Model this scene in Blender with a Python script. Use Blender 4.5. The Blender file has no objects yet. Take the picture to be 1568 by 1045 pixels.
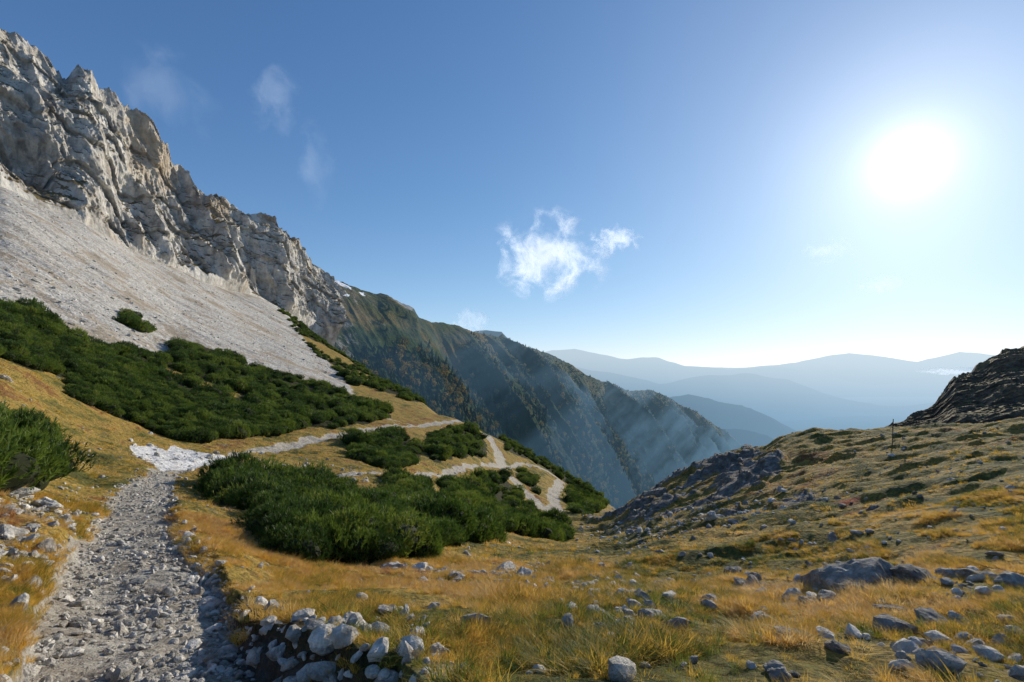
import bpy, bmesh, math, numpy as np
from mathutils import Vector
rng=np.random.default_rng(7)
scene=bpy.context.scene
scene.view_settings.view_transform='Standard'; scene.view_settings.look='None'; scene.view_settings.exposure=0

# ---------------------------------------------------------------- image coordinate helpers
F=740.0; CU=784.0; HV=560.0      # image pixel scale: pixels to bearing tangent / elevation tangent seen from the camera
def T(u): return (u-CU)/F
def E(v): return (HV-v)/F
SUN=Vector((T(1392),1.0,E(247))).normalized()

def _h(ix,iy,iz,seed):
    h=(ix.astype(np.uint32)*np.uint32(374761393)+iy.astype(np.uint32)*np.uint32(668265263)
       +iz.astype(np.uint32)*np.uint32(2246822519)+np.uint32((seed*3266489917)&0xffffffff))
    h=(h^(h>>np.uint32(13)))*np.uint32(1274126177)
    h=(h^(h>>np.uint32(15)))*np.uint32(2654435761)
    h=h^(h>>np.uint32(16))
    return h.astype(np.float64)/4294967295.0
def noise(x,y,z=0.0,seed=0):
    x=np.asarray(x,float);y=np.asarray(y,float);z=np.broadcast_to(np.asarray(z,float),x.shape)
    fx=np.floor(x);fy=np.floor(y);fz=np.floor(z)
    ix=fx.astype(np.int64);iy=fy.astype(np.int64);iz=fz.astype(np.int64)
    a=x-fx;b=y-fy;c=z-fz
    a=a*a*a*(a*(a*6-15)+10);b=b*b*b*(b*(b*6-15)+10);c=c*c*c*(c*(c*6-15)+10)
    r=0
    for dz in (0,1):
        wz=c if dz else 1-c
        for dy in (0,1):
            wy=b if dy else 1-b
            for dx in (0,1):
                wx=a if dx else 1-a
                r=r+_h(ix+dx,iy+dy,iz+dz,seed)*wx*wy*wz
    return r
def fbm(x,y,z=0.0,seed=0,o=4,gain=0.5):
    s=0;a=1;t=0
    x=np.asarray(x,float);y=np.asarray(y,float);z=np.asarray(z,float)
    for i in range(o):
        s=s+a*(noise(x,y,z,seed+i*17)*2-1);t+=a;a*=gain;x=x*2.03+5.1;y=y*2.03+1.7;z=z*2.03+9.2
    return s/t
def ridged(x,y,z=0.0,seed=0,o=4,gain=0.5):
    s=0;a=1;t=0
    x=np.asarray(x,float);y=np.asarray(y,float);z=np.asarray(z,float)
    for i in range(o):
        s=s+a*(1-np.abs(noise(x,y,z,seed+i*17)*2-1)*1.6);t+=a;a*=gain;x=x*2.07+5.1;y=y*2.07+1.7;z=z*2.07+9.2
    return s/t

# ---------------------------------------------------------------- base terrain from profiles of image rows with estimated depths
PR={
-700:[(740,5),(640,9),(560,16),(470,28),(280,80),(240,140),(330,300)],
-350:[(740,6),(640,11),(560,20),(470,36),(280,105),(250,160),(330,300)],
0:[(900,4.6),(800,7),(740,10),(690,14.5),(640,20),(560,31),(470,52),(400,80),(280,150),(290,200),(380,400)],
130:[(900,5.3),(800,10),(740,18),(700,24),(660,30),(600,42),(520,64),(420,112),(338,178),(345,230),(400,420)],
265:[(900,5.4),(810,9.5),(760,15),(735,22),(700,32),(665,42),(600,62),(540,88),(470,150),(408,228),(410,300),(440,450)],
400:[(900,6.5),(860,9),(770,20),(690,43),(670,52),(620,75),(560,120),(500,215),(452,300),(455,370),(520,500)],
470:[(900,7),(870,10),(755,26),(700,44),(665,62),(630,80),(580,130),(530,220),(497,300),(520,340),(620,450)],
540:[(930,5.3),(880,10.5),(740,30),(700,48),(660,72),(640,85),(600,140),(560,220),(545,250),(570,300),(680,420)],
640:[(930,5.5),(872,11),(790,24),(720,50),(690,70),(650,102),(615,160),(601,195),(650,260),(760,400)],
712:[(930,5.5),(870,12),(815,28),(750,55),(690,90),(640,134),(700,200),(800,400)],
780:[(930,5.5),(870,12),(825,35),(780,65),(720,110),(672,155),(760,240),(850,400)],
870:[(930,5.5),(870,12),(828,42),(790,80),(750,130),(726,165),(800,230),(900,400)],
935:[(930,5.5),(870,12),(828,42),(800,65),(788,76),(800,100),(772,160),(850,250),(930,400)],
1050:[(930,5.3),(870,10.5),(800,28),(745,55),(718,68),(800,100),(950,300)],
1140:[(930,5.2),(870,9.5),(790,24),(720,48),(682,60),(760,90),(950,300)],
1220:[(930,5),(860,9),(780,20),(710,38),(661,50),(720,75),(900,300)],
1370:[(930,4.6),(850,8),(770,16),(700,31),(655,48),(690,60),(800,200)],
1568:[(930,4.2),(850,6.5),(760,12),(700,21),(636,40),(670,60),(760,200)],
1900:[(930,3.8),(850,5.5),(760,9),(700,16),(620,32),(640,60),(700,200)],
2350:[(930,3.5),(850,5),(760,8),(700,14),(610,28),(620,60),(680,200)],
}
NS=700;NT=420
sg=np.linspace(math.log(1.0),math.log(650),NS);yg=np.exp(sg)
tg=np.linspace(T(-700),T(2350),NT)
ks=sorted(PR);tk=np.array([T(k) for k in ks])
Z=np.zeros((len(ks),NS))
for i,k in enumerate(ks):
    p=PR[k]
    ys=[0,2.6]+[a[1] for a in p]; zs=[-1.7,-1.72]+[E(a[0])*a[1] for a in p]
    ys.append(650);zs.append(zs[-1]-(60 if k<500 else 120))
    Z[i]=np.interp(yg,ys,zs)
TB=np.zeros((NT,NS))
for j in range(NS): TB[:,j]=np.interp(tg,tk,Z[:,j])
def blur(A,s,ax):
    n=int(3*s);k=np.exp(-0.5*(np.arange(-n,n+1)/s)**2);k/=k.sum()
    P=np.pad(A,[(n,n) if a==ax else (0,0) for a in (0,1)],mode='edge')
    return sum(k[i]*np.take(P,range(i,i+A.shape[ax]),axis=ax) for i in range(2*n+1))
TB=blur(blur(TB,3.0,0),4.0,1)
EB=TB/yg[None,:]
RM=np.maximum.accumulate(EB,axis=1)
VIS=(EB>=RM-0.012)
def tix(x,y):
    ye=np.maximum(y,1.5)
    t=np.clip(x/ye,tg[0],tg[-1]-1e-6);s=np.clip(np.log(ye),sg[0],sg[-1]-1e-6)
    a=(t-tg[0])/(tg[1]-tg[0]);b=(s-sg[0])/(sg[1]-sg[0])
    return a,b
def base(x,y):
    a,b=tix(x,y);i=np.minimum(a.astype(int),NT-2);j=np.minimum(b.astype(int),NS-2);a=a-i;b=b-j
    return (TB[i,j]*(1-a)+TB[i+1,j]*a)*(1-b)+(TB[i,j+1]*(1-a)+TB[i+1,j+1]*a)*b
def visible(x,y):
    a,b=tix(x,y);return VIS[np.clip(np.rint(a).astype(int),0,NT-1),np.clip(np.rint(b).astype(int),0,NS-1)]
def hit(u,v):
    t=T(u);e=E(v);y=np.exp(np.linspace(math.log(1.6),math.log(600),1500))
    ee=base(t*y,y)/y
    k=np.argmax(ee>=e) if (ee>=e).any() else int(np.argmax(ee))
    return t*y[k],y[k]

def inpoly(u,v,P):
    r=np.zeros(u.shape,bool);n=len(P)
    for i in range(n):
        x1,y1=P[i];x2,y2=P[(i+1)%n]
        if y1==y2: continue
        c=((y1>v)!=(y2>v))
        r^=c&(u<(x2-x1)*(v-y1)/(y2-y1)+x1)
    return r
def soft(u,v,P,r,n=6):
    s=inpoly(u,v,P).astype(float)
    for i in range(n):
        a=i*2*math.pi/n;s=s+inpoly(u+r*math.cos(a),v+r*math.sin(a),P)
    return s/(n+1)
PATH=[(-260,1500),(-90,1100),(0,1000),(48,900),(98,830),(146,772),(186,738),(215,722),(284,718),(266,742),(268,780),(288,825),(345,885),(372,935),(450,985),(620,1030),(780,1100),(900,1500)]
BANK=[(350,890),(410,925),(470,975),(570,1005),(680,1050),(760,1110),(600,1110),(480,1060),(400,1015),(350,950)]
WHITE=[(198,680),(226,677),(252,690),(262,676),(300,688),(345,694),(345,706),(300,714),(240,712),(212,698)]
SCREE=[(-700,250),(-300,120),(0,262),(130,325),(250,398),(330,412),(430,462),(462,520),(505,562),(552,606),(520,600),(430,575),(330,538),(268,518),(262,540),(235,548),(170,530),(112,518),(50,480),(0,470),(-300,440),(-700,500)]
SHRUBS=[[(-300,455),(0,474),(50,482),(108,518),(128,545),(165,527),(205,538),(250,552),(268,520),(330,538),(430,577),(520,600),(592,625),(600,640),(540,655),(470,655),(440,665),(400,670),(350,668),(300,672),(262,664),(240,655),(205,642),(150,628),(105,608),(108,582),(60,567),(0,552),(-300,520)],
[(170,480),(205,487),(240,502),(246,512),(205,508),(186,500)],
[(-200,640),(0,656),(45,672),(80,700),(74,724),(0,734),(-200,740)],
[(345,742),(430,748),(520,752),(560,775),(640,772),(700,785),(752,802),(742,832),(690,835),(645,850),(560,868),(480,862),(430,848),(400,820),(385,790),(330,756)],
[(538,672),(600,667),(645,688),(640,712),(580,714),(540,702)],
[(652,668),(715,652),(742,672),(758,702),(730,716),(672,713),(650,692)],
[(600,735),(650,732),(660,768),(610,765)],
[(662,730),(740,722),(778,730),(818,768),(806,788),(740,785),(698,770)],
[(755,795),(830,786),(872,808),(868,823),(800,820),(752,815)],
[(772,674),(850,714),(935,768),(905,792),(868,784),(872,742),(830,716),(778,694)],
[(790,724),(826,732),(824,756),(800,745)]]
UPPER=[(425,474),(470,488),(540,545),(620,580),(712,635),(692,640),(650,622),(600,606),(550,600),(528,586),(500,560),(462,520)]
ROCK=[(985,748),(1060,715),(1140,684),(1200,690),(1190,728),(1245,745),(1255,768),(1150,780),(1050,795),(960,805),(890,808),(925,782)]
RED=[(1262,770),(1330,764),(1425,768),(1400,786),(1280,794)]
RED2=[(1030,800),(1130,785),(1180,796),(1090,815)]
REDL=[(345,445),(400,452),(435,475),(430,492),(385,482),(350,462)]
RUBBLE=[[(-60,742),(110,748),(112,792),(70,850),(20,905),(-60,900)],[(345,700),(450,708),(600,722),(740,706),(745,716),(600,738),(520,736),(400,722)],
 [(580,866),(700,864),(830,870),(860,935),(760,905),(600,885)],[(262,790),(285,800),(350,880),(345,910),(290,860)],
 [(420,985),(560,950),(700,990),(780,1080),(560,1080)],[(655,735),(690,745),(695,780),(668,770)],[(860,880),(1010,880),(1060,960),(920,985)],
 [(880,800),(960,790),(1060,780),(1160,768),(1250,755),(1260,772),(1130,798),(1010,822),(890,828)]]
STONY=[(1120,850),(1300,820),(1600,790),(1700,1060),(1100,1060),(1080,960)]
def poly_w(pts): return np.array([hit(u,v) for u,v in pts])
TR1=poly_w([(250,716),(330,702),(400,687),(480,673),(560,662),(640,652),(712,644)])
TR2=poly_w([(335,706),(430,716),(520,729),(600,727),(660,722),(745,713),(800,712),(838,722)])
TR3=poly_w([(741,660),(752,678),(765,698),(768,716),(790,740),(815,764),(836,783)])
TR4=poly_w([(836,783),(852,778),(846,760),(858,736),(838,722)])
TR5=poly_w([(590,640),(610,645),(640,652)])
def pdist(x,y,L):
    d=np.full(x.shape,1e9)
    for a,b in zip(L[:-1],L[1:]):
        v=b-a;l=max((v*v).sum(),1e-6)
        k=np.clip(((x-a[0])*v[0]+(y-a[1])*v[1])/l,0,1)
        d=np.minimum(d,np.hypot(x-a[0]-k*v[0],y-a[1]-k*v[1]))
    return d
def masks(x,y):
    z=base(x,y);ye=np.maximum(y,1.5);u=CU+F*x/ye;v=HV-F*z/ye
    wu=fbm(u/40,v/40,0,3,3)*16;wv=fbm(u/40,v/40,7,5,3)*12
    uu=u+wu;vv=v+wv
    m={'u':u,'v':v}
    m['path']=soft(u+wu*1.1,v+wv*.9,PATH,9)
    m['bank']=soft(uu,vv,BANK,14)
    tr=np.zeros(x.shape);clr=np.zeros(x.shape,bool)
    wob=fbm(x/3,y/3,0,9,3)*0.7
    for L,w in ((TR1,.85),(TR2,.55),(TR3,1.35),(TR4,1.25),(TR5,.9)):
        d=pdist(x,y,L)+wob;tr=np.maximum(tr,np.clip((w-d)/0.5+.5,0,1));clr|=d<w+1.6
    m['trail']=tr*(y>20)
    m['white']=soft(u+wu*.5,v+wv*.4,WHITE,2)
    m['scree']=soft(u+wu*.6,v+wv*.6,SCREE,5)
    sh=np.zeros(x.shape)
    for k,P in enumerate(SHRUBS):
        sh=np.maximum(sh,inpoly(u+wu*.45,v+wv*.45,P).astype(float))
    up=inpoly(u,v,UPPER)&(fbm(x/14,y/14,0,33,3)>-0.12)
    m['shrub']=np.maximum(sh,up)*(1-clr)
    m['shrub']*=np.where((sh>0)&(y>25),(fbm(x/9,y/9,0,41,2)>-0.62),1)
    m['rock']=soft(uu,vv,ROCK,8)*np.clip(0.46+fbm(x/4,y/4,0,51,3)*2.6,0,1)
    rn=fbm(x/1.2,y/1.2,0,55,3)
    m['red']=np.maximum.reduce([soft(uu,vv,RED,24)*np.clip(.75+rn*2,0,.95),soft(uu,vv,RED2,24)*np.clip(.4+rn*2,0,.7),soft(uu,vv,REDL,8)])
    rb=np.zeros(x.shape)
    for P in RUBBLE: rb=np.maximum(rb,soft(uu,vv,P,12,4))
    m['rub']=np.maximum(rb,soft(uu,vv,STONY,30,6)*np.clip(.22+fbm(x/1.4,y/1.4,0,53,2)*1.7,0,.8))
    return m
def detail(x,y,m):
    d=np.hypot(x,y)
    sm=1-0.75*m['scree']
    z=fbm(x/28,y/28,0,61,3)*np.clip(d/60,0,1)*0.9*sm
    z=z+fbm(x/5,y/5,0,62,3)*np.clip(d/12,0.15,1)*0.38*sm
    z=z+fbm(x/1.1,y/1.1,0,63,4)*0.14*(1-.5*m['path'])
    z=z+fbm(x/.22,y/.22,0,64,3)*0.026*np.clip(14/np.maximum(d,1),0,1)
    lay=(z+base(x,y)+.12*x)/.9
    z=z+m['rock']*((ridged(x/7,y/7,0,66,4)-0.35)*1.8+(1-(lay-np.floor(lay)))*.35)
    z=z+m['scree']*(ridged(x/30+y/200,y/7,0,68,3)-.4)*1.1*np.clip(d/100,0,1)
    z=z-m['path']*np.clip(1.2-y/22,0,1)*(0.24+.28*np.clip(1-y/8,0,1))
    z=z-m['trail']*0.15
    rr=np.clip((x-1.0)/4,0,1)*np.clip((y-5)/10,0,1)
    z=z+rr*(ridged(x/6+y/9,y/2.6,0,71,3)-.4)*0.55
    fade=np.clip((y-1.0)/2,0,1)
    return z*(0.3+0.7*fade)
def ground(x,y,m=None):
    if m is None: m=masks(x,y)
    return base(x,y)+detail(x,y,m)

# ---------------------------------------------------------------- mesh helpers
def link(o): scene.collection.objects.link(o);return o
def mesh_np(name,V,Fc,smooth=True):
    me=bpy.data.meshes.new(name);V=np.asarray(V,np.float32);Fc=np.asarray(Fc,np.int32);k=Fc.shape[1]
    me.vertices.add(len(V));me.vertices.foreach_set('co',V.ravel())
    me.loops.add(Fc.size);me.loops.foreach_set('vertex_index',Fc.ravel())
    me.polygons.add(len(Fc));me.polygons.foreach_set('loop_start',np.arange(len(Fc),dtype=np.int32)*k)
    me.update(calc_edges=True)
    me.polygons.foreach_set('use_smooth',np.full(len(me.polygons),smooth));me.update()
    return me
def grid(name,P,mat,attrs=None,flip=False):
    ny,nx=P.shape[:2];i=np.arange(ny*nx).reshape(ny,nx)
    q=np.stack([i[:-1,:-1],i[:-1,1:],i[1:,1:],i[1:,:-1]],-1).reshape(-1,4)
    if flip:q=q[:,::-1]
    me=mesh_np(name,P.reshape(-1,3),q)
    for k,a in (attrs or {}).items():
        at=me.attributes.new(k,'FLOAT_COLOR','POINT')
        c=np.ones((ny*nx,4),np.float32);c[:,:3]=a.reshape(-1,3);at.data.foreach_set('color',c.ravel())
    me.materials.append(mat)
    return link(bpy.data.objects.new(name,me))
def polymesh(name,V,Fc,mat,smooth=False):
    me=bpy.data.meshes.new(name);me.from_pydata([tuple(v) for v in V],[],Fc);me.update()
    me.polygons.foreach_set('use_smooth',[smooth]*len(me.polygons))
    if mat: me.materials.append(mat)
    return bpy.data.objects.new(name,me)

# ---------------------------------------------------------------- node helpers
class M:
    def __init__(s,name):
        s.mat=bpy.data.materials.new(name);s.mat.use_nodes=True;s.nt=s.mat.node_tree;s.nt.nodes.clear()
        s.out=s.n('OutputMaterial');s.geo=s.n('NewGeometry')
    def n(s,t,**k):
        x=s.nt.nodes.new('ShaderNode'+t)
        for a,b in k.items(): setattr(x,a,b)
        return x
    def set(s,sock,v):
        if isinstance(v,bpy.types.NodeSocket): s.nt.links.new(v,sock)
        else: sock.default_value=v
    def math(s,op,a,b=0.0,c=0.0,clamp=False):
        x=s.n('Math',operation=op,use_clamp=clamp)
        for i,v in enumerate((a,b,c)): s.set(x.inputs[i],v)
        return x.outputs[0]
    def vm(s,op,a,b=(0,0,0)):
        x=s.n('VectorMath',operation=op);s.set(x.inputs[0],a);s.set(x.inputs[1],b);return x
    def scaled(s,sc,vec=None):
        return s.vm('MULTIPLY',vec or s.geo.outputs['Position'],sc).outputs[0]
    def noise(s,scale,det=4,rough=.55,vec=None,dist=0):
        x=s.n('TexNoise');s.set(x.inputs['Vector'],vec or s.geo.outputs['Position'])
        x.inputs['Scale'].default_value=scale;x.inputs['Detail'].default_value=det;x.inputs['Roughness'].default_value=rough;x.inputs['Distortion'].default_value=dist
        return x.outputs['Fac']
    def vor(s,scale,feat='F1',vec=None,out='Distance'):
        x=s.n('TexVoronoi',feature=feat);s.set(x.inputs['Vector'],vec or s.geo.outputs['Position']);x.inputs['Scale'].default_value=scale
        return x.outputs[out]
    def ramp(s,f,stops):
        x=s.n('ValToRGB');s.set(x.inputs[0],f);e=x.color_ramp.elements
        while len(e)<len(stops): e.new(0.5)
        for k,(p,c) in enumerate(stops):
            e[k].position=p;e[k].color=(c[0],c[1],c[2],1) if hasattr(c,'__len__') else (c,c,c,1)
        return x.outputs[0]
    def mix(s,f,a,b,mode='MIX'):
        x=s.n('Mix',data_type='RGBA',blend_type=mode);s.set(x.inputs[0],f)
        for k,v in ((6,a),(7,b)):
            if not isinstance(v,bpy.types.NodeSocket) : v=(v[0],v[1],v[2],1)
            s.set(x.inputs[k],v)
        return x.outputs[2]
    def step(s,v,a,b):
        x=s.n('MapRange',interpolation_type='SMOOTHSTEP');s.set(x.inputs[0],v);x.inputs[1].default_value=a;x.inputs[2].default_value=b
        return x.outputs[0]
    def bump(s,h,dist,strength=1.0,prev=None):
        x=s.n('Bump');x.inputs['Strength'].default_value=strength;x.inputs['Distance'].default_value=dist;s.set(x.inputs['Height'],h)
        if prev: s.set(x.inputs['Normal'],prev)
        return x.outputs[0]
    def bsdf(s,col,rough=.9,nrm=None,spec=.2,transl=0):
        x=s.n('BsdfPrincipled');s.set(x.inputs['Base Color'],col if isinstance(col,bpy.types.NodeSocket) else (*col[:3],1));x.inputs['Roughness'].default_value=rough
        x.inputs['Specular IOR Level'].default_value=spec
        if nrm: s.set(x.inputs['Normal'],nrm)
        r=x.outputs[0]
        if transl:
            t=s.n('BsdfTranslucent');s.set(t.inputs[0],col);k=s.n('MixShader');k.inputs[0].default_value=transl
            s.set(k.inputs[1],r);s.set(k.inputs[2],t.outputs[0]);r=k.outputs[0]
        return r
    def attr(s,name):
        x=s.n('Attribute',attribute_name=name);y=s.n('SeparateColor');s.set(y.inputs[0],x.outputs['Color']);return y.outputs
    def haze(s,sh,Ld=5200.0,mx=1.0,shafts=False):  # distance haze painted onto the surface as emission, paler towards the sun
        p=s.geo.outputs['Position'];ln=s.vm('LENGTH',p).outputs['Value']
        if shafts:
            # sun shafts painted into the haze strength by noise running along the sun's direction
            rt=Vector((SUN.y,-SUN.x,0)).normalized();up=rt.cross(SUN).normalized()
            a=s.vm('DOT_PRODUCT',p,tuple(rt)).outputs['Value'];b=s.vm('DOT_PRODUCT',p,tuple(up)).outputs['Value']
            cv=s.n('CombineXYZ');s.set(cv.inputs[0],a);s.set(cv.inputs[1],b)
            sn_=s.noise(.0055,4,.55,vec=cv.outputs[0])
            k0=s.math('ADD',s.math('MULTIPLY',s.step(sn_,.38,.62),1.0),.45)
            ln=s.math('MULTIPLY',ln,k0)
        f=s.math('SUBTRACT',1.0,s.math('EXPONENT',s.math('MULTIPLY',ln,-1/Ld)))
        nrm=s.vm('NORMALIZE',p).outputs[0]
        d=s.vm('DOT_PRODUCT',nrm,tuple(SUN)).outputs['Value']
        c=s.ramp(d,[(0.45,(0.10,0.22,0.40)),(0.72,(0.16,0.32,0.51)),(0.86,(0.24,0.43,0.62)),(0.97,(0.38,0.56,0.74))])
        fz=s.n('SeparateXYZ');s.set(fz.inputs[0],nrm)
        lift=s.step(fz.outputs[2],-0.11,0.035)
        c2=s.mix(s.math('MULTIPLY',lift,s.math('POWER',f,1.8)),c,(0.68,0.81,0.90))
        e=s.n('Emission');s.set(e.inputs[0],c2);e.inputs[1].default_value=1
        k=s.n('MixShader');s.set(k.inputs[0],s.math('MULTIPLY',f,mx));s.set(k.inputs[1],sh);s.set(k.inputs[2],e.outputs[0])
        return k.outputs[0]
    def done(s,sh): s.nt.links.new(sh,s.out.inputs['Surface']);return s.mat

# ---------------------------------------------------------------- materials
def turf_f(m):
    a=m.noise(0.35,5);b=m.noise(2.4,5,.7);c=m.noise(0.07,3)
    f=m.math('ADD',m.math('MULTIPLY',a,.5),m.math('MULTIPLY',b,.3));f=m.math('ADD',f,m.math('MULTIPLY',c,.2))
    sx=m.n('SeparateXYZ');m.set(sx.inputs[0],m.geo.outputs['Position'])
    f=m.math('ADD',m.math('MULTIPLY',m.math('SUBTRACT',f,.5),2.1),.54)
    return m.math('SUBTRACT',f,m.math('MULTIPLY',m.step(sx.outputs[0],2.0,10.0),.04))
def grass_colour(m):
    return m.ramp(turf_f(m),[(0.28,(0.07,0.08,0.022)),(0.40,(0.15,0.14,0.035)),(0.50,(0.36,0.25,0.055)),(0.60,(0.46,0.30,0.075)),(0.72,(0.26,0.11,0.04))])
def terrain_mat():
    m=M('alpine_ground');A=m.attr('mA');B=m.attr('mB');C=m.attr('mC')
    br=m.noise(1.6,6,.65);br=m.math('MULTIPLY',m.math('SUBTRACT',br,.5),.9)
    fine=m.noise(14,6,.7);vor=m.vor(9.0);v2=m.vor(2.2)
    g=grass_colour(m)
    g=m.mix(m.math('MULTIPLY',m.step(fine,.4,.62),.7),g,(0.07,0.055,0.02),'MIX')
    g=m.mix(m.math('MULTIPLY',m.step(m.noise(.9,7,.75),.60,.70),.7),g,(0.30,0.28,0.235))
    g=m.mix(m.math('MULTIPLY',m.step(m.noise(3.1,5,.7),.54,.63),.7),g,(0.06,0.065,0.02))
    g=m.mix(m.step(m.math('ADD',B[2],br),.25,.75),g,(0.32,0.065,0.028))
    rockc=m.ramp(m.noise(1.5,8,.7),[(0.3,(0.07,0.058,0.045)),(0.5,(0.19,0.165,0.135)),(0.7,(0.40,0.37,0.32))])
    pathc=m.ramp(m.noise(3.5,10,.85),[(0.32,(0.15,0.12,0.09)),(0.46,(0.33,0.29,0.23)),(0.56,(0.47,0.43,0.36)),(0.72,(0.64,0.61,0.54))])
    pathc=m.mix(m.step(m.vor(26.0),.30,.12),pathc,(0.60,0.57,0.51))
    pathc=m.mix(m.math('MULTIPLY',m.step(m.noise(1.1,6,.7),.5,.62),.5),pathc,(0.24,0.19,0.135))
    sp=m.scaled((0.02,0.26,0.02));st=m.noise(1.0,6,.65,vec=sp)
    sc=m.ramp(st,[(0.36,(0.27,0.24,0.20)),(0.45,(0.41,0.38,0.33)),(0.54,(0.56,0.53,0.47)),(0.64,(0.34,0.27,0.19))])
    vs=m.vor(2.6,out='Color');vsep=m.n('SeparateColor');m.set(vsep.inputs[0],vs)
    sc=m.mix(.5,sc,m.ramp(vsep.outputs[0],[(0,(0.11,0.10,0.09)),(0.5,(0.39,0.365,0.325)),(1,(0.74,0.71,0.65))]))
    sc=m.mix(m.math('MULTIPLY',m.step(m.noise(.10,7,.72),.49,.60),.65),sc,(0.29,0.22,0.135))
    col=g
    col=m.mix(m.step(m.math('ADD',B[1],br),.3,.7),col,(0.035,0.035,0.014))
    col=m.mix(m.step(m.math('ADD',A[1],m.math('MULTIPLY',br,1.2)),.35,.6),col,sc)
    col=m.mix(m.step(m.math('ADD',A[2],m.math('MULTIPLY',br,1.3)),.4,.65),col,rockc)
    col=m.mix(m.step(m.math('ADD',A[0],m.math('MULTIPLY',br,1.2)),.35,.62),col,pathc)
    col=m.mix(m.math('MULTIPLY',m.step(m.math('ADD',C[0],br),.3,.7),.85),col,(0.07,0.05,0.032))  # dark earth of the bank, with its shade painted into the tone
    col=m.mix(m.step(m.math('ADD',B[0],m.math('MULTIPLY',br,.7)),.35,.6),col,m.ramp(m.noise(3,7,.7),[(.35,(.42,.40,.37)),(.55,(.72,.70,.67))]))
    nb=m.bump(m.math('ADD',fine,m.math('MULTIPLY',vor,-.8)),.05)
    nb=m.bump(m.math('ADD',m.noise(2.0,6,.65),m.math('MULTIPLY',v2,-.35)),.20,.9,nb)
    return m.done(m.bsdf(col,.95,nb,.1))
def cliff_mat(dark=False):
    m=M('dark_rock' if dark else 'limestone_cliff')
    sp=m.scaled((0.12,0.12,0.03));a=m.noise(1.0,8,.68,vec=sp,dist=.5);b=m.noise(0.25,9,.7);o=m.noise(0.022,4,.6)
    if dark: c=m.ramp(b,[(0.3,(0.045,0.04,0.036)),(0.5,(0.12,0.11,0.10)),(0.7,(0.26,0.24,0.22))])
    else:
        c=m.ramp(m.math('ADD',m.math('MULTIPLY',a,.55),m.math('MULTIPLY',b,.45)),[(0.36,(0.13,0.12,0.105)),(0.44,(0.35,0.325,0.285)),(0.52,(0.60,0.56,0.495)),(0.64,(0.80,0.76,0.68))])
        c=m.mix(m.math('MULTIPLY',m.step(o,.50,.64),.6),c,(0.52,0.38,0.22))
        c=m.mix(m.math('MULTIPLY',m.step(m.noise(0.05,6,.7),.52,.62),.5),c,(0.22,0.205,0.185))
    nz=m.n('SeparateXYZ');m.set(nz.inputs[0],m.geo.outputs['Normal'])
    gz=m.math('ADD',nz.outputs[2],m.math('MULTIPLY',m.math('SUBTRACT',m.noise(.18,6,.7),.5),.6))
    gc=m.ramp(m.noise(.4,6,.7),[(0.35,(0.07,0.07,0.025)),(0.6,(0.22,0.15,0.06))])
    c=m.mix(m.step(gz,.60 if not dark else .42,.76 if not dark else .62),c,gc)
    nb=m.bump(m.noise(1.0,9,.72,vec=m.scaled((0.3,0.3,0.15))),2.4 if not dark else .8,1.0)
    nb=m.bump(m.vor(0.22,'DISTANCE_TO_EDGE',vec=m.scaled((1,1,.45))),.8 ,.4,nb)
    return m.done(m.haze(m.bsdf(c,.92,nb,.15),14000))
def stone_mat(name,lo,hi):
    m=M(name);r=m.n('ObjectInfo').outputs['Random']
    c=m.ramp(m.noise(9,7,.7),[(0.3,tuple(x*.5 for x in lo)),(0.5,lo),(0.7,hi)])
    c=m.mix(m.math('MULTIPLY',m.step(m.noise(4,4),.52,.68),.5),c,(0.20,0.145,0.085))
    k=m.math('ADD',m.math('MULTIPLY',r,.6),.65)
    vv=m.vm('SCALE',c);m.set(vv.inputs['Scale'],k)
    nb=m.bump(m.noise(22,7,.7),.03);nb=m.bump(m.noise(5,6,.65),.10,.9,nb)
    return m.done(m.bsdf(vv.outputs[0],.9,nb,.15))
def grass_mat():
    m=M('dry_alpine_grass');r=m.n('ObjectInfo').outputs['Random']
    f=m.math('ADD',m.math('MULTIPLY',turf_f(m),.80),m.math('MULTIPLY',r,.22))
    c=m.ramp(f,[(0.26,(0.07,0.12,0.02)),(0.37,(0.18,0.21,0.03)),(0.44,(0.54,0.36,0.06)),(0.55,(0.76,0.46,0.08)),(0.64,(0.74,0.55,0.25)),(0.76,(0.42,0.16,0.035))])
    return m.done(m.bsdf(c,.6,None,.25,.55))
def needle_mat():
    m=M('mountain_pine_needles');r=m.n('ObjectInfo').outputs['Random']
    f=m.math('ADD',m.math('MULTIPLY',m.noise(1.1,5,.7),.7),m.math('MULTIPLY',r,.3))
    c=m.ramp(f,[(0.3,(0.022,0.045,0.008)),(0.48,(0.07,0.12,0.018)),(0.62,(0.16,0.22,0.028)),(0.8,(0.25,0.25,0.045))])
    return m.done(m.bsdf(c,.55,None,.3,.4))
def plain(name,c,rough=.9,haze=0):
    m=M(name);k=m.mix(m.noise(6,5),tuple(x*.6 for x in c),c);s=m.bsdf(k,rough)
    return m.done(m.haze(s,haze) if haze else s)
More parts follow.
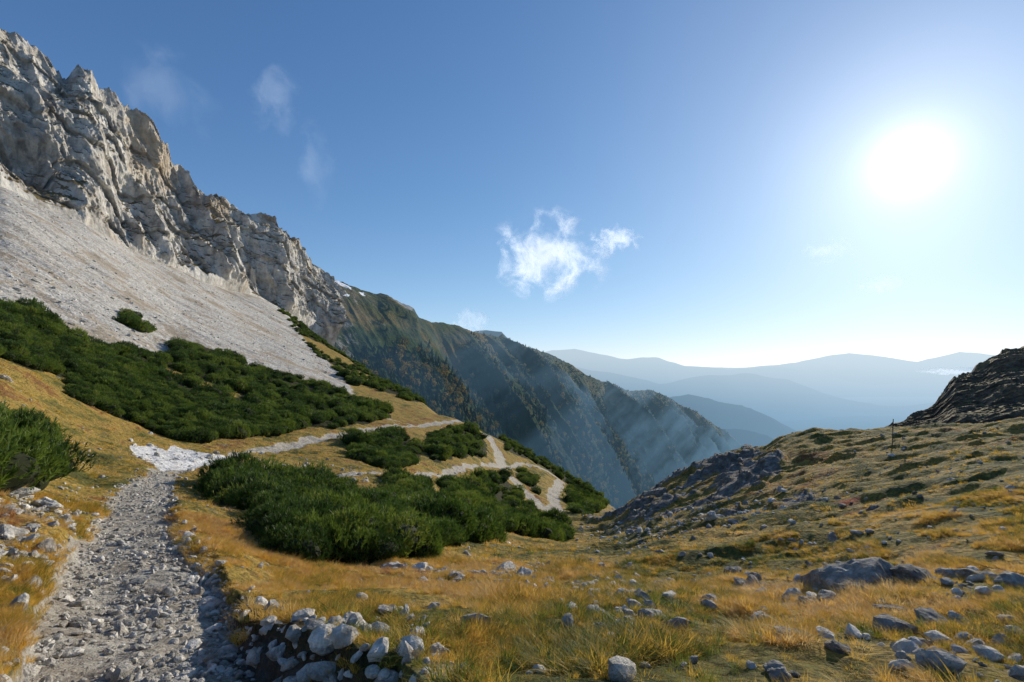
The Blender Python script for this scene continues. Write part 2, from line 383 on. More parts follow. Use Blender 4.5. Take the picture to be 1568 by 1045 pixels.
def mountain_mat():
    m=M('mountain_slope');A=m.attr('mA')
    b=m.noise(.02,9,.72);c0=m.noise(.006,5)
    f=m.math('ADD',m.math('MULTIPLY',b,.6),m.math('MULTIPLY',c0,.4))
    forest=m.ramp(b,[(0.35,(0.013,0.026,0.008)),(0.55,(0.036,0.058,0.015)),(0.72,(0.11,0.09,0.022))])
    mead=m.ramp(f,[(0.36,(0.024,0.038,0.011)),(0.48,(0.068,0.075,0.022)),(0.58,(0.16,0.115,0.042)),(0.72,(0.24,0.19,0.12))])
    rock=m.ramp(m.noise(.06,8,.7),[(0.3,(0.10,0.095,0.085)),(0.6,(0.34,0.32,0.28))])
    c=m.mix(m.step(m.math('ADD',A[0],m.math('MULTIPLY',m.math('SUBTRACT',b,.5),1.3)),.35,.65),forest,mead)
    c=m.mix(m.step(m.math('ADD',A[1],m.math('MULTIPLY',m.math('SUBTRACT',m.noise(.05,7,.7),.5),1.6)),.5,.75),c,rock)
    c=m.mix(m.step(A[2],.4,.6),c,(0.82,0.84,0.88))
    nb=m.bump(m.noise(.05,9,.7),7.0,1.0)
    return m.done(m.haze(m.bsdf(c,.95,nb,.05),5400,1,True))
def far_mat(name,L):
    m=M(name);c=m.ramp(m.noise(.002,8,.7),[(0.3,(0.02,0.035,0.02)),(0.7,(0.07,0.08,0.04))])
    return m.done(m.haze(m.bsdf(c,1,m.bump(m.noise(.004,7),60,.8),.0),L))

MT_T=terrain_mat();MT_C=cliff_mat();MT_D=cliff_mat(True)
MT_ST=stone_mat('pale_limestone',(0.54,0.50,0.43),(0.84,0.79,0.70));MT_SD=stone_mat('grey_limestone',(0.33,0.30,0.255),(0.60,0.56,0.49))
MT_G=grass_mat();MT_N=needle_mat();MT_CORE=plain('pine_branches',(0.03,0.036,0.013));MT_M=mountain_mat()

# ---------------------------------------------------------------- near terrain
nx,ny=1150,950
tp=np.linspace(-1.8,1.8,nx);yp=np.exp(np.linspace(math.log(0.9),math.log(560),ny))
Yp,Tp=np.meshgrid(yp,tp,indexing='ij');X=Tp*Yp;Y=Yp-2.5
m=masks(X,Y);Zt=ground(X,Y,m)
mA=np.stack([np.maximum(m['path'],m['trail']*.9),m['scree'],np.maximum(m['rock'],m['rub']*.42)],-1)
mB=np.stack([m['white'],m['shrub'],m['red']],-1)
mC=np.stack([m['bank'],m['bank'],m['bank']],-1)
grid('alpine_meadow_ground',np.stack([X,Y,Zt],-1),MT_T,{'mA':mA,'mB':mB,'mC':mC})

# ---------------------------------------------------------------- sheets between two lines of image pixels with estimated depths
def line(pts,u):
    p=np.array(pts,float);return np.interp(u,p[:,0],p[:,1]),np.interp(u,p[:,0],p[:,2])
def sheet(bot,top,u0,u1,nu,nw,back=0.25,bk=(0.0,1.0,-0.8),bl=60):
    u=np.linspace(u0,u1,nu);vb,yb=line(bot,u);vt,yt=line(top,u)
    b=np.stack([T(u)*yb,yb,E(vb)*yb],-1);t=np.stack([T(u)*yt,yt,E(vt)*yt],-1)
    w=np.linspace(0,1+back,nw)[:,None,None]
    P=b[None]+(t-b)[None]*np.minimum(w,1)
    over=np.maximum(w-1,0)/max(back,1e-6)
    P=P+over*np.array(bk)[None,None]*bl
    return P,w[...,0]*np.ones((1,nu)),np.linspace(u0,u1,nu)[None]*np.ones((nw,1))
CB=[(-700,20,95),(-450,110,112),(-250,180,128),(0,285,150),(130,345,178),(250,415,226),(330,426,258),(400,455,305),(440,478,335),(500,505,380)]
CT=[(-700,-260,150),(-450,-150,170),(-250,-60,190),(-60,20,208),(0,38,215),(28,58,220),(60,84,228),(88,106,234),(100,120,238),(118,108,240),(140,112,244),(158,132,249),(180,136,254),(200,158,260),(235,180,270),(262,207,280),(268,238,284),(292,272,300),(318,284,312),(345,292,322),(372,318,335),(395,336,346),(430,352,362),(462,380,385),(492,412,410),(530,450,440)]
P,w,uu=sheet(CB,CT,-600,520,1250,460,.22,(-.75,.6,-.35),60)
x,y,z=P[...,0],P[...,1],P[...,2]
q=y*0.9+x*.2
env=np.clip(w/.08,0,1)*np.where(w>1,1,np.clip((1.12-w)/.3,.3,1))
wx=fbm(q/30,z/30,0,101,3)*10
D=(ridged((q+wx)/50,z/120,0,102,3)-.45)*18+(ridged((q+wx*.7)/17,z/38,.5,103,4,.55)-.45)*8+(ridged(q/6,z/9,x/9,104,4,.55)-.45)*2.6
lt=(z+0.45*q+fbm(q/18,z/18,0,107,3)*16)/23.0
D=D+((lt-np.floor(lt))**2*-1+.4)*3.2
D=D+(fbm(q/2,z/2,x/3,108,4,.6))*1.2
# hollows under the upper tier
D=D-14*np.exp(-((uu-45)/60)**2-((w-.22)/.11)**2)-11*np.exp(-((uu-195)/30)**2-((w-.30)/.16)**2)
shelf=w-(.55-.0009*(uu-100))
D=D-np.clip(shelf/.05,0,1)*8*(uu<330)
dirv=np.array([.84,-.52,.12])
P=P+(D*env)[...,None]*dirv
P[...,2]+=fbm(q/5,z/9,0,109,3)*2.4*env+ (np.abs(w-1)<.06)*(ridged(q/7,0*q,0,110,4)-.4)*7*np.exp(-((w-1)/.04)**2)
P[0,:,2]-=15;P[0,:,0]-=5
grid('rock_cliff',P,MT_C)

MB=[(380,540,390),(430,530,375),(500,575,370),(600,645,420),(700,705,500),(780,735,600),(870,785,750),(935,825,900),(1000,830,1200),(1140,860,1800),(1400,960,2000)]
MTp=[(380,400,560),(440,396,570),(490,412,580),(510,428,600),(540,440,640),(575,454,690),(590,452,720),(608,460,750),(634,474,800),(642,486,830),(660,491,870),(700,500,1000),(730,509,1100),(760,516,1200),(790,528,1300),(850,543,1550),(900,570,1700),(930,585,1830),(960,596,1950),(1000,598,2150),(1050,622,2300),(1100,655,2400),(1140,684,2450),(1200,725,2450),(1400,860,2450)]
P,w,uu=sheet(MB,MTp,380,1400,1000,480,.2,(-.6,.6,-.7),500)
x,y,z=P[...,0],P[...,1],P[...,2]
q=.62*x+.78*y;r=.78*x-.62*y
wq=fbm(x/260,y/260,0,201,3)*60
env=np.clip(w/.1,0,1)*np.where(w>1,.3,np.clip((1.03-w)/.3,.08,1))*np.clip(y/1000,.45,1.5)
D=(ridged((q+wq)/190,r/1100,0,202,3,.45)-.45)*74+(ridged((q+wq*.6)/60,r/330,0,203,4,.55)-.45)*25
D=D+fbm(x/30,y/30,z/30,204,4)*7
P[...,2]+=D*env
P[...,0]+=D*env*.35
P[...,2]+=fbm(x/22,y/22,0,205,4)*5*np.exp(-((w-1)/.05)**2)*np.clip((720-uu)/200,.25,1)
mead=np.clip((w-.50)*2.4+np.clip((720-uu)/400,-.35,.5),0,1)
rk=np.clip(.18+.45*np.clip((660-uu)/180,-1,1)*1.0,0,.50)*(w>.3)
rk=np.maximum(rk,.85*np.exp(-((uu-612)/32)**2)*(w>.93))
sn=np.zeros_like(x)
vq=HV-F*P[...,2]/P[...,1]
for a in ([(500,428),(510,427),(538,441),(534,444)],[(548,447),(556,449),(560,454),(552,452)],[(516,446),(530,452),(528,455),(515,449)]):
    sn=np.maximum(sn,inpoly(uu+fbm(x/8,y/8,0,5,2)*5,vq,a))
grid('forested_mountain',P,MT_M,{'mA':np.stack([mead,rk,sn],-1)})
MP=P;MW=w;MU=uu

def far(name,bot,top,L,amp,sc,u0,u1,seed):
    P,w,uu=sheet(bot,top,u0,u1,500,90,.25,(0,1,-.6),top[0][2]*.25)
    x,y,z=P[...,0],P[...,1],P[...,2]
    env=np.clip(w/.1,0,1)*np.where(w>1,.4,np.clip((1.05-w)/.3,.12,1))
    P[...,2]+=(ridged(x/sc,y/sc/2,0,seed,4)-.45)*amp*env
    P[...,2]+=fbm(x/sc*2,y/sc*2,0,seed+7,4)*amp*.10*(w>.8)
    grid(name,P,far_mat(name+'_haze',L))
far('distant_peak',[(600,600,4600),(900,620,4600)],[(600,560,5200),(700,520,5200),(728,506,5200),(745,505,5200),(768,507,5200),(776,516,5200),(796,528,5200),(850,560,5200),(900,590,5200)],9000,120,700,600,900,301)
far('distant_ridge',[(940,760,3300),(1500,860,3300)],[(940,630,3900),(1030,612,3900),(1055,606,3900),(1085,607,3950),(1120,616,4000),(1150,628,4100),(1190,650,4200),(1220,664,4200),(1300,700,4200),(1500,760,4200)],4600,300,900,940,1500,311)
far('distant_ridge',[(1040,800,2800),(1500,900,2800)],[(1040,680,3200),(1100,656,3200),(1135,655,3250),(1170,668,3300),(1230,700,3300),(1500,800,3300)],4800,200,700,1040,1500,321)
far('distant_mountains',[(600,680,6200),(2300,740,6200)],[(600,570,7000),(800,560,7000),(845,556,7000),(950,572,7000),(1010,585,7000),(1080,578,7200),(1140,572,7400),(1200,580,7400),(1280,604,7400),(1360,620,7400),(1450,612,7400),(1568,620,7400),(2300,610,7400)],4200,420,1800,600,2300,351)
far('distant_mountains',[(600,680,9600),(2300,740,9600)],[(600,560,11500),(800,548,11500),(845,537,11500),(880,535,11500),(915,543,11500),(960,550,11700),(1010,548,12000),(1050,558,12000),(1120,566,12000),(1200,562,12000),(1260,575,12200),(1340,588,12200),(1420,580,12200),(1500,572,12200),(1620,575,12200),(2300,570,12200)],5400,500,2200,600,2300,331)
far('distant_mountains',[(700,640,16000),(2400,660,16000)],[(700,575,21000),(900,562,21000),(1000,560,21000),(1150,564,21000),(1220,556,21000),(1265,545,21000),(1300,540,21000),(1350,547,21000),(1405,553,21000),(1440,544,21000),(1470,537,21000),(1510,541,21000),(1568,546,21000),(1800,540,21000),(2400,550,21000)],8500,600,4000,700,2400,341)
v=[(-60000,1500,-760),(60000,1500,-760),(90000,90000,-760),(-90000,90000,-760)]
link(polymesh('valley_ground',v,[(0,1,2,3)],far_mat('valley_haze',4500)))

# right-hand rocky hill
HB=[(1280,735,75),(1370,690,66),(1568,665,60),(1950,650,56)]
HT=[(1280,712,86),(1340,668,88),(1368,650,90),(1400,634,92),(1432,618,94),(1446,600,95),(1462,576,97),(1480,568,99),(1505,560,101),(1520,548,102),(1540,535,104),(1568,528,106),(1650,512,112),(1950,462,122)]
P,w,uu=sheet(HB,HT,1280,1950,760,320,.3,(.5,.8,-.5),40)
x,y,z=P[...,0],P[...,1],P[...,2]
env=np.clip(w/.15,0,1)*np.where(w>1,1,np.clip((1.15-w)/.3,.55,1))
D=(ridged(x/15,y/15,z/11,401,5,.6)-.45)*6.5+(ridged(x/4,y/4,z/4,402,4,.6)-.45)*2.6+fbm(x/1.2,y/1.2,z/1.0,403,3)*.7
P[...,0]-=D*env*.6;P[...,1]-=D*env*.8;P[...,2]+=D*env*.25
P[...,2]+=(ridged(x/3.5,x*0,0,409,4,.6)-.4)*1.8*np.exp(-((w-1)/.07)**2)
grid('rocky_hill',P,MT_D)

# ---------------------------------------------------------------- instancing
def coll(name,objs):
    c=bpy.data.collections.new(name)
    for o in objs:c.objects.link(o)
    return c
def instancer(name,P,rot,scl,c,n):
    me=bpy.data.meshes.new(name);k=len(P);me.vertices.add(k);me.vertices.foreach_set('co',np.asarray(P,np.float32).ravel())
    for nm,tp_,d,fld in (('rot','FLOAT_VECTOR',rot,'vector'),('scl','FLOAT_VECTOR',scl,'vector'),('idx','INT',rng.integers(0,n,k),'value')):
        a=me.attributes.new(nm,tp_,'POINT');a.data.foreach_set(fld,np.asarray(d,np.int32 if tp_=='INT' else np.float32).ravel())
    me.update();o=link(bpy.data.objects.new(name,me))
    g=bpy.data.node_groups.new(name+'_scatter','GeometryNodeTree')
    g.interface.new_socket('Geometry',in_out='INPUT',socket_type='NodeSocketGeometry');g.interface.new_socket('Geometry',in_out='OUTPUT',socket_type='NodeSocketGeometry')
    N=g.nodes.new;gi=N('NodeGroupInput');go=N('NodeGroupOutput');ip=N('GeometryNodeInstanceOnPoints');ci=N('GeometryNodeCollectionInfo')
    ci.inputs['Collection'].default_value=c;ci.inputs['Separate Children'].default_value=True;ci.inputs['Reset Children'].default_value=True
    def at(nm,t):
        a=N('GeometryNodeInputNamedAttribute');a.data_type=t;a.inputs['Name'].default_value=nm;return [s for s in a.outputs if s.enabled and s.name=='Attribute'][0]
    er=N('FunctionNodeEulerToRotation');l=g.links.new
    l(gi.outputs[0],ip.inputs['Points']);l(ci.outputs[0],ip.inputs['Instance']);ip.inputs['Pick Instance'].default_value=True
    l(at('idx','INT'),ip.inputs['Instance Index']);l(at('rot','FLOAT_VECTOR'),er.inputs[0]);l(er.outputs[0],ip.inputs['Rotation']);l(at('scl','FLOAT_VECTOR'),ip.inputs['Scale'])
    l(ip.outputs[0],go.inputs[0])
    md=o.modifiers.new('scatter','NODES');md.node_group=g
    return o
def tuft(name,n,r,h,wd,lean,seed):
    R=np.random.default_rng(seed);V=[];Fc=[]
    for i in range(n):
        a=R.uniform(0,6.28);rr=r*math.sqrt(R.uniform());bx,by=rr*math.cos(a),rr*math.sin(a)
        d=a+R.normal(0,.7);H=h*R.uniform(.45,1.1);ln=lean*R.uniform(.3,1.3)*H
        px,py=-math.sin(d+R.normal(0,.8)),math.cos(d);k=len(V)
        for j,(s,ww) in enumerate(((0,1),(.4,.9),(.75,.6))):
            o=ln*s**1.8;cx=bx+math.cos(d)*o;cy=by+math.sin(d)*o;cz=H*(s-.28*s*s*min(lean,1.2))-.02
            V+= [(cx-px*wd*ww,cy-py*wd*ww,cz),(cx+px*wd*ww,cy+py*wd*ww,cz)]
        V.append((bx+math.cos(d)*ln,by+math.sin(d)*ln,H*(1-.28*min(lean,1.2))-.02))
        Fc+=[(k,k+1,k+3,k+2),(k+2,k+3,k+5,k+4),(k+4,k+5,k+6)]
    return polymesh(name,V,Fc,MT_G)
GC=coll('grass_tufts',[tuft('tuft_%d'%i,80,.06+.02*(i%3),.12+.02*(i%3),.0020,.75+.2*(i%3),i) for i in range(6)])
GCf=coll('coarse_grass_tufts',[tuft('coarse_tuft_%d'%i,45,.14,.15,.006,.9,50+i) for i in range(4)])
def cand(n,y0,y1,p,t0=-1.35,t1=1.35):
    k=rng.uniform(0,1,n)
    y=(y0**(p+1)+(y1**(p+1)-y0**(p+1))*k)**(1/(p+1))
    return rng.uniform(t0,t1,n)*y,y
def do_grass(name,n,y0,y1,p,c,nc,s0,s1):
    x,y=cand(n,y0,y1,p);m=masks(x,y)
    bare=np.maximum.reduce([m['path'],m['trail']*1.0,m['white'],m['scree']*.97,m['rock']*.8,m['shrub'],m['rub']*.6,m['bank']*.8])
    tus=fbm(x/.5,y/.5,0,81,2)
    clump=np.clip(.62+tus*2.7+fbm(x/3,y/3,0,82,2)*1.0-.06*(x>1),0.04,1)
    k=(rng.uniform(0,1,n)<(1-bare)*clump)&visible(x,y)
    x,y,tus=x[k],y[k],tus[k];mm={a:b[k] for a,b in m.items()}
    gold=np.clip(1-np.abs(mm['u']-720)/420,0,1)*np.clip((mm['v']-850)/60,0,1)
    z=ground(x,y,mm);n=len(x);s=rng.uniform(s0,s1,n)*(.86+.5*fbm(x/1.5,y/1.5,0,85,2))*np.where(x>2.5,.75,1)*(1+.4*np.clip(tus*2,-.6,1))*(1+.2*gold)
    rot=np.stack([rng.normal(0,.15,n),rng.normal(0,.15,n),rng.uniform(0,6.28,n)],-1)
    instancer(name,np.stack([x,y,z],-1),rot,np.stack([s,s,s*rng.uniform(.6,1.2,n)],-1),c,nc);print(name,n)
do_grass('grass',76000,1.7,13,0.6,GC,6,.5,1.12)
do_grass('grass',38000,11,75,0.15,GCf,4,.45,1.0)

def rock(name,seed,sub=3,mat=None,amp=.05):
    R=np.random.default_rng(seed);bm=bmesh.new();bmesh.ops.create_icosphere(bm,subdivisions=sub,radius=1)
    d=np.array([v.co[:] for v in bm.verts]);d/=np.linalg.norm(d,axis=1)[:,None]
    pl=R.normal(size=(13,3));pl/=np.linalg.norm(pl,axis=1)[:,None];off=R.uniform(.62,1.0,13)
    k=d@pl.T;rr=np.min(np.where(k>.05,off/np.maximum(k,.05),9),axis=1);rr=np.minimum(rr,1.35)
    rr=rr*(1+amp*1.6*fbm(d[:,0]*2+seed,d[:,1]*2,d[:,2]*2,5,4))
    c=d*rr[:,None]*np.array([1,R.uniform(.65,.95),R.uniform(.45,.75)])
    for v,p in zip(bm.verts,c): v.co=p
    me=bpy.data.meshes.new(name);bm.to_mesh(me);bm.free();me.materials.append(mat)
    return bpy.data.objects.new(name,me)
RC=coll('stones',[rock('stone_%d'%i,i,2,MT_ST) for i in range(8)])
RD=coll('grey_stones',[rock('grey_stone_%d'%i,30+i,3,MT_SD,.09) for i in range(6)])
def do_rocks(name,n,y0,y1,p,keyf,s0,s1,c,nc,pw=3.0,t0=-1.3,t1=1.3,sink=.25):
    x,y=cand(n,y0,y1,p,t0,t1);m=masks(x,y);k=(rng.uniform(0,1,n)<keyf(m,x,y))&visible(x,y)
    x,y=x[k],y[k];mm={a:b[k] for a,b in m.items()};z=ground(x,y,mm);n=len(x)
    s=s0+(s1-s0)*rng.uniform(0,1,n)**pw
    rot=np.stack([rng.normal(0,.4,n),rng.normal(0,.4,n),rng.uniform(0,6.28,n)],-1)
    instancer(name,np.stack([x,y,z+s*(.35-sink*1.6)],-1),rot,s[:,None]*rng.uniform(.75,1.25,(n,3)),c,nc);print(name,n)
do_rocks('path_gravel',66000,1.8,26,0.0,lambda m,x,y:m['path']*np.clip(.55+fbm(x/.6,y/.6,0,90,3)*2.0,.14,1),.007,.05,RC,8,3.0,-1.3,.4,.02)
do_rocks('path_gravel',7500,1.8,24,0.2,lambda m,x,y:np.clip(m['path']*.35+4*m['path']*(1-m['path'])*.8+m['bank']*.4,0,1),.03,.10,RC,8,3.0,-1.3,.4,.12)
do_rocks('loose_stones',48000,2,30,0.3,lambda m,x,y:np.clip(m['rub']*(fbm(x/.9,y/.9,0,91,3)>.0)*.9+m['rub']*.15+.03*(1-m['shrub']),0,1)*np.where(m['u']>1100,.5,1),.02,.11,RC,8,3.0,sink=.06)
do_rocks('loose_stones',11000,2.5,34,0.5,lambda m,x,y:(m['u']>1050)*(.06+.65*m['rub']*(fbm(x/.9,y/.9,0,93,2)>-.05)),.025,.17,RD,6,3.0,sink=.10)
do_rocks('trail_stones',26000,18,170,0.3,lambda m,x,y:np.clip(m['rub']*.8+m['white']*.9+.014,0,1)*(1-m['shrub']),.05,.30,RC,8,3.3,sink=.18)
do_rocks('ridge_rocks',8000,18,90,0.8,lambda m,x,y:m['rock']*.6+(1-m['shrub'])*(m['u']>900)*(.05+.4*m['rub']),.06,.38,RD,6,3.0,sink=.22)
do_rocks('scree_stones',20000,45,260,0.3,lambda m,x,y:m['scree']*np.where(y<90,.9,.3),.06,.45,RC,8,3.5,-1.3,0,.2)
BO=[(1302,897,104,0),(1398,893,80,0),(1462,880,36,0),(1556,885,60,0),(1215,985,44,0),(1350,960,30,0),(996,948,36,1),(884,912,40,0),(668,998,36,1),(532,966,40,1),(770,878,42,1),(800,882,34,1),(640,872,32,1),(600,876,30,1),(700,874,24,1),(1122,866,34,0),(70,775,44,1),(28,752,34,1),(95,792,32,1),(20,812,42,1),(290,824,30,1),(322,885,36,1),(130,1008,40,1),(745,930,28,1),(960,915,30,1),(1010,762,32,0),(1240,915,38,0),(1190,1030,42,0),(1440,1000,40,0),(1290,1000,36,0)]
for i,(u,v,wp,pale) in enumerate(BO):
    x,y=hit(u,v);o=rock('boulder',200+i,4,MT_ST if pale else MT_SD,.16);s=wp/2*y/F
    z=float(ground(np.array([x]),np.array([y]))[0]);o.location=(x,y,z+s*.18);o.scale=(s,s,s*.82);o.rotation_euler=(rng.normal(0,.12),rng.normal(0,.12),rng.uniform(0,6.28));link(o)

# mountain pine shrubs
def bush(name,seed):
    R=np.random.default_rng(seed);V=[];Fc=[];mi=[]
    bm=bmesh.new();bmesh.ops.create_icosphere(bm,subdivisions=3,radius=1)
    lob=R.normal(size=(7,3));lob[:,2]=np.abs(lob[:,2])*.8;lob/=np.linalg.norm(lob,axis=1)[:,None];la=R.uniform(.1,.42,7)
    def rad(d): return .70+float((la*np.exp(-((1-lob@d)/.13))).sum())
    for v in bm.verts:
        d=np.array(v.co[:]);d/=np.linalg.norm(d);V.append(tuple(d*rad(d)*.76*np.array([1,1,.8])))
    for f in bm.faces: Fc.append(tuple(v.index for v in f.verts));mi.append(1)
    bm.free()
    for i in range(430):
        d=R.normal(size=3);d[2]=abs(d[2])*1.0-.15;d/=np.linalg.norm(d)
        p=d*rad(d)*R.uniform(.78,1.08)*np.array([1,1,.8])
        ax=d*.55+np.array([0,0,.8])+R.normal(0,.18,3);ax/=np.linalg.norm(ax)
        L=R.uniform(.13,.26)
        for j in range(10):
            q=ax+R.normal(0,.42,3);q/=np.linalg.norm(q);s=np.cross(q,R.normal(size=3));s/=np.linalg.norm(s);s*=.013
            b=p+ax*L*R.uniform(0,.7);k=len(V);V+=[tuple(b-s),tuple(b+s),tuple(b+q*L*.75)];Fc.append((k,k+1,k+2));mi.append(0)
    o=polymesh(name,V,Fc,MT_N);o.data.materials.append(MT_CORE);o.data.polygons.foreach_set('material_index',mi);return o
BC=coll('mountain_pines',[bush('pine_shrub_%d'%i,i+70) for i in range(5)])
def do_shrubs(name,n,y0,y1,p,s0,s1,th):
    x,y=cand(n,y0,y1,p);m=masks(x,y);k=(m['shrub']>.5)&visible(x,y)&(rng.uniform(0,1,n)<th)
    x,y=x[k],y[k];mm={a:b[k] for a,b in m.items()};z=ground(x,y,mm);n=len(x);s=rng.uniform(s0,s1,n)*(1+.6*fbm(x/3.5,y/3.5,0,95,2))
    rot=np.stack([rng.normal(0,.12,n),rng.normal(0,.12,n),rng.uniform(0,6.28,n)],-1)
    instancer(name,np.stack([x,y,z+.12],-1),rot,np.stack([s,s,s*rng.uniform(.8,1.3,n)],-1),BC,5);print(name,n)
do_shrubs('mountain_pine_shrubs',14000,8,60,1.0,.5,1.0,.85)
do_shrubs('mountain_pine_shrubs',32000,55,330,0.6,.7,1.5,.85)

# conifer forest
def conifer(name,seed,mat,layers=7,dec=False):
    R=np.random.default_rng(seed);V=[];Fc=[]
    if dec:
        for i in range(60):
            d=R.normal(size=3);d/=np.linalg.norm(d);p=d*np.array([.26,.26,.36])*R.uniform(.5,1.05)+np.array([0,0,.58]);k=len(V)
            for j in range(3): V.append(tuple(p+R.normal(0,.085,3)))
            Fc.append((k,k+1,k+2))
    else:
        for l in range(layers):
            z0=.08+.80*l/layers;z1=z0+.26-.01*l;r=.20*(1-l/layers)+.03;k=len(V);n=10;V.append((0,0,min(z1,1.02)))
            for j in range(n):
                a=j*6.283/n+l;rr=r*(R.uniform(.85,1.25) if j%2 else R.uniform(.45,.7));V.append((rr*math.cos(a),rr*math.sin(a),z0-(.03 if j%2 else 0)))
            for j in range(n): Fc.append((k,k+1+j,k+1+(j+1)%n))
    k=len(V)
    for a in (0,2.1,4.2): V.append((.022*math.cos(a),.022*math.sin(a),-.05))
    V.append((0,0,.5));Fc+=[(k,k+1,k+3),(k+1,k+2,k+3),(k+2,k,k+3)]
    return polymesh(name,V,Fc,mat)
def leafm(name,lo,hi):
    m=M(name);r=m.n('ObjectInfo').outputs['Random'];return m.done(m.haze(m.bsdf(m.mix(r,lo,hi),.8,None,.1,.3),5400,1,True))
LS=leafm('spruce_foliage',(0.016,0.036,0.010),(0.075,0.105,0.022));LO=leafm('larch_autumn_foliage',(0.17,0.12,0.02),(0.26,0.18,0.035))
FC=coll('conifers',[conifer('a_spruce_%d'%i,i,LS,7) for i in range(6)]+[conifer('b_larch',9,LO,0,True)])
ny_,nx_=MW.shape;n=80000
a=rng.uniform(0,ny_-2,n);b=rng.uniform(0,nx_-2,n);i=a.astype(int);j=b.astype(int);fa=(a-i)[:,None];fb=(b-j)[:,None]
pt=(MP[i,j]*(1-fb)+MP[i,j+1]*fb)*(1-fa)+(MP[i+1,j]*(1-fb)+MP[i+1,j+1]*fb)*fa
W_=MW[i,j];U_=MU[i,j]
area=np.linalg.norm(np.cross(MP[i,j+1]-MP[i,j],MP[i+1,j]-MP[i,j]),axis=1);area/=np.percentile(area,90)
tl=.46+.0014*np.clip(U_-640,-300,500)+.1*fbm(pt[:,0]/120,pt[:,1]/120,0,501,3)
den=np.where(W_<tl,1,np.where(U_>720,.45,.06))*np.clip(1.0+fbm(pt[:,0]/70,pt[:,1]/70,0,502,3)*1.6,.1,1)
k=(rng.uniform(0,1,n)<den*np.clip(area*1.2,.15,1))&(W_<np.where(U_<720,.80,1.02))&(W_<np.where(U_<560,.35,2));pt=pt[k];W_=W_[k];n=len(pt);print('forest',n)
s=rng.uniform(7,15,n)*np.clip(1.35-W_*.8,.4,1)
instancer('conifer_forest',pt,np.stack([rng.normal(0,.04,n),rng.normal(0,.04,n),rng.uniform(0,6.28,n)],-1),np.stack([s*1.25,s*1.25,s],-1),FC,7)

# ---------------------------------------------------------------- trail marker post on the skyline
x,y=hit(1367,688);z=float(ground(np.array([x]),np.array([y]))[0])
par=link(bpy.data.objects.new('trail_signpost',None));par.location=(x,y,z)
wood=plain('weathered_wood',(0.14,0.11,0.085))
def box(name,l,s,mat,rot=(0,0,0)):
    bm=bmesh.new();bmesh.ops.create_cube(bm,size=1);bmesh.ops.scale(bm,vec=s,verts=bm.verts);bmesh.ops.bevel(bm,geom=bm.edges[:],offset=min(s)*.15,segments=1,affect='EDGES')
    me=bpy.data.meshes.new(name);bm.to_mesh(me);bm.free();me.materials.append(mat);o=link(bpy.data.objects.new(name,me));o.location=l;o.rotation_euler=rot;o.parent=par;return o
hh=42*y/F
box('post',(0,0,hh/2-.3),(.045,.045,hh+.6),wood,(0,.03,0))
V=[(0,0,-.04),(-.45,0,-.04),(-.54,0,0),(-.45,0,.04),(0,0,.04)];V=V+[(a,.03,c) for a,b,c in V]
Fc=[(0,1,2,3,4),(9,8,7,6,5)]+[(k,(k+1)%5,(k+1)%5+5,k+5) for k in range(5)]
o=link(polymesh('arrow_board',V,Fc,wood));o.parent=par;o.location=(-.03,-.09,hh*.88);o.rotation_euler=(0,-.6,.3)

# ---------------------------------------------------------------- clouds: thin curved veils of vapour
def cloud(u,v,w,h,seed,amax,thr=.5,dist=3000.0,nscale=2.2,tilt=0.0,stretch=1.0,softw=.26):
    m=M('cloud_vapour');tc=m.n('TexCoord').outputs['Object']
    flat=m.scaled((1,0,1),tc);r=m.vm('LENGTH',flat).outputs['Value'];fall=m.math('SUBTRACT',1.0,r,clamp=True)
    sp=m.vm('MULTIPLY',flat,(w/h,1,stretch)).outputs[0];sp=m.vm('ADD',sp,(seed*3.7,seed*1.3,seed*.7)).outputs[0]
    nn=m.noise(nscale,6,.58,vec=sp,dist=.35)
    f=m.math('ADD',nn,m.math('MULTIPLY',fall,.42));f=m.step(f,thr+.10,thr+.10+softw)
    f=m.math('MULTIPLY',m.math('MULTIPLY',f,m.step(fall,0,.25)),amax)
    d=m.n('BsdfDiffuse');d.inputs[0].default_value=(.8,.8,.8,1);t=m.n('BsdfTranslucent');t.inputs[0].default_value=(.54,.56,.60,1)
    nb=m.bump(nn,60,.4);m.set(t.inputs['Normal'],nb);m.set(d.inputs['Normal'],nb)
    k=m.n('AddShader');m.set(k.inputs[0],d.outputs[0]);m.set(k.inputs[1],t.outputs[0])
    tr=m.n('BsdfTransparent');mx=m.n('MixShader');m.set(mx.inputs[0],f);m.set(mx.inputs[1],tr.outputs[0]);m.set(mx.inputs[2],k.outputs[0]);m.done(mx.outputs[0])
    g=np.linspace(-1,1,21);gx,gz=np.meshgrid(g,g);gy=(gx**2+gz**2)*.25+.06*np.sin(gx*5+seed)*np.cos(gz*4)
    P=np.stack([gx,gy,gz],-1);o=grid('cloud',P,m.mat)
    o.location=(T(u)*dist,dist,E(v)*dist);o.scale=(w/2*dist/F,w/2*dist/F,h/2*dist/F);o.rotation_euler=(0.15,tilt,-math.atan(T(u))*.8);return o
cloud(842,390,220,165,1,.92,.455,tilt=.15,softw=.38);cloud(943,366,100,60,2,.65,.48,softw=.36)
cloud(425,150,100,130,3,.15,.44,softw=.4,nscale=1.6,tilt=.3);cloud(262,145,150,190,4,.14,.46,softw=.4,nscale=1.6,tilt=-.5);cloud(482,250,70,150,5,.12,.46,softw=.4,nscale=1.6)
cloud(1268,384,90,50,6,.30,.43,softw=.5);cloud(1352,436,80,40,7,.32,.41,softw=.5);cloud(725,492,80,50,8,.30,.46);cloud(1466,570,110,16,9,.35,.42)

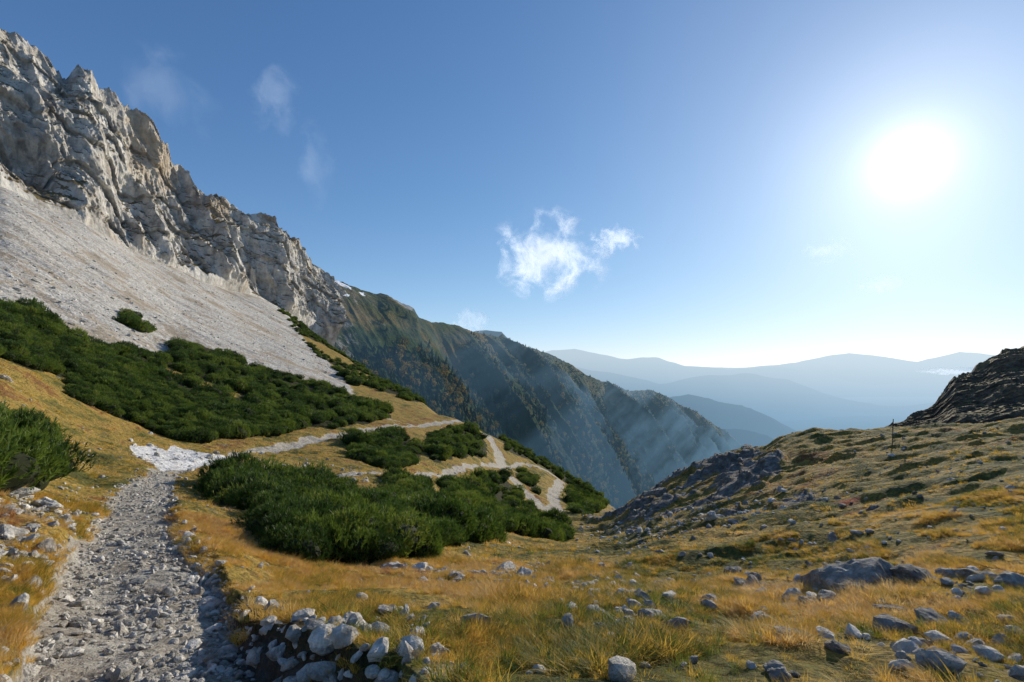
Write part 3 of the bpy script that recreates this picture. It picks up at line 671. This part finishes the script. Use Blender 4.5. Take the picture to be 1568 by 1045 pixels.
# ---------------------------------------------------------------- sun, sky, camera
el=math.asin(SUN.z);az=math.atan2(SUN.x,SUN.y)
sl=bpy.data.lights.new('sun','SUN');sl.energy=5;sl.angle=math.radians(.5);sl.color=(1,.92,.79)
so=link(bpy.data.objects.new('sun',sl));so.rotation_euler=SUN.to_track_quat('Z','Y').to_euler();so.location=(0,0,50)
wd=bpy.data.worlds.new('World');scene.world=wd;wd.use_nodes=True;nt=wd.node_tree;nt.nodes.clear()
def WN(t,**k):
    x=nt.nodes.new('ShaderNode'+t)
    for a,b in k.items():setattr(x,a,b)
    return x
def wl(sock,v):
    if isinstance(v,bpy.types.NodeSocket): nt.links.new(v,sock)
    else: sock.default_value=v
def wvm(op,a,b=(0,0,0)):
    x=WN('VectorMath',operation=op);wl(x.inputs[0],a);wl(x.inputs[1],b);return x.outputs[0]
sky=WN('TexSky',sky_type='NISHITA');sky.sun_disc=False;sky.sun_elevation=el;sky.sun_rotation=az;sky.altitude=1500;sky.air_density=1.0;sky.dust_density=.25;sky.ozone_density=2.5
# gentle highlight shoulder on the physical sky so the horizon keeps its colour
c0=wvm('MULTIPLY',sky.outputs[0],(.66*.165,.93*.165,1.28*.165))
den=wvm('ADD',wvm('MULTIPLY',c0,(.58,.64,.60)),(1,1,1))
c1=wvm('DIVIDE',c0,den)
c1=wvm('MULTIPLY',c1,(10,10,10))
bg=WN('Background');bg.inputs[1].default_value=.1;nt.links.new(c1,bg.inputs[0])
tc=WN('TexCoord');dt=WN('VectorMath',operation='DOT_PRODUCT');nt.links.new(tc.outputs['Generated'],dt.inputs[0]);dt.inputs[1].default_value=tuple(SUN)
def wm(op,a,b=0.0):
    x=WN('Math',operation=op)
    for i,v in enumerate((a,b)): wl(x.inputs[i],v)
    return x.outputs[0]
om=wm('SUBTRACT',dt.outputs['Value'],1.0)
g=None
for k,a in ((9500,14.0),(900,.6),(90,.30),(12,.20)):
    t_=wm('MULTIPLY',wm('EXPONENT',wm('MULTIPLY',om,k)),a);g=t_ if g is None else wm('ADD',g,t_)
b2=WN('Background');b2.inputs[0].default_value=(1,.98,.95,1);nt.links.new(g,b2.inputs[1])
ad=WN('AddShader');nt.links.new(bg.outputs[0],ad.inputs[0]);nt.links.new(b2.outputs[0],ad.inputs[1])
# low haze layer over the valleys
sz=WN('SeparateXYZ');nt.links.new(tc.outputs['Generated'],sz.inputs[0])
hz=wm('MULTIPLY',wm('EXPONENT',wm('MULTIPLY',wm('ABSOLUTE',sz.outputs[2]),-9.0)),.20)
b3=WN('Background');b3.inputs[0].default_value=(.88,.87,1,1);nt.links.new(hz,b3.inputs[1])
ad2=WN('AddShader');nt.links.new(ad.outputs[0],ad2.inputs[0]);nt.links.new(b3.outputs[0],ad2.inputs[1])
wo=WN('OutputWorld');nt.links.new(ad2.outputs[0],wo.inputs[0])
cd=bpy.data.cameras.new('camera');cd.sensor_width=36;cd.lens=F/1568*36;cd.shift_y=(HV-522.5)/1568;cd.clip_start=.05;cd.clip_end=200000
co=link(bpy.data.objects.new('camera',cd));co.location=(0,0,0);co.rotation_euler=(math.pi/2,0,0);scene.camera=co
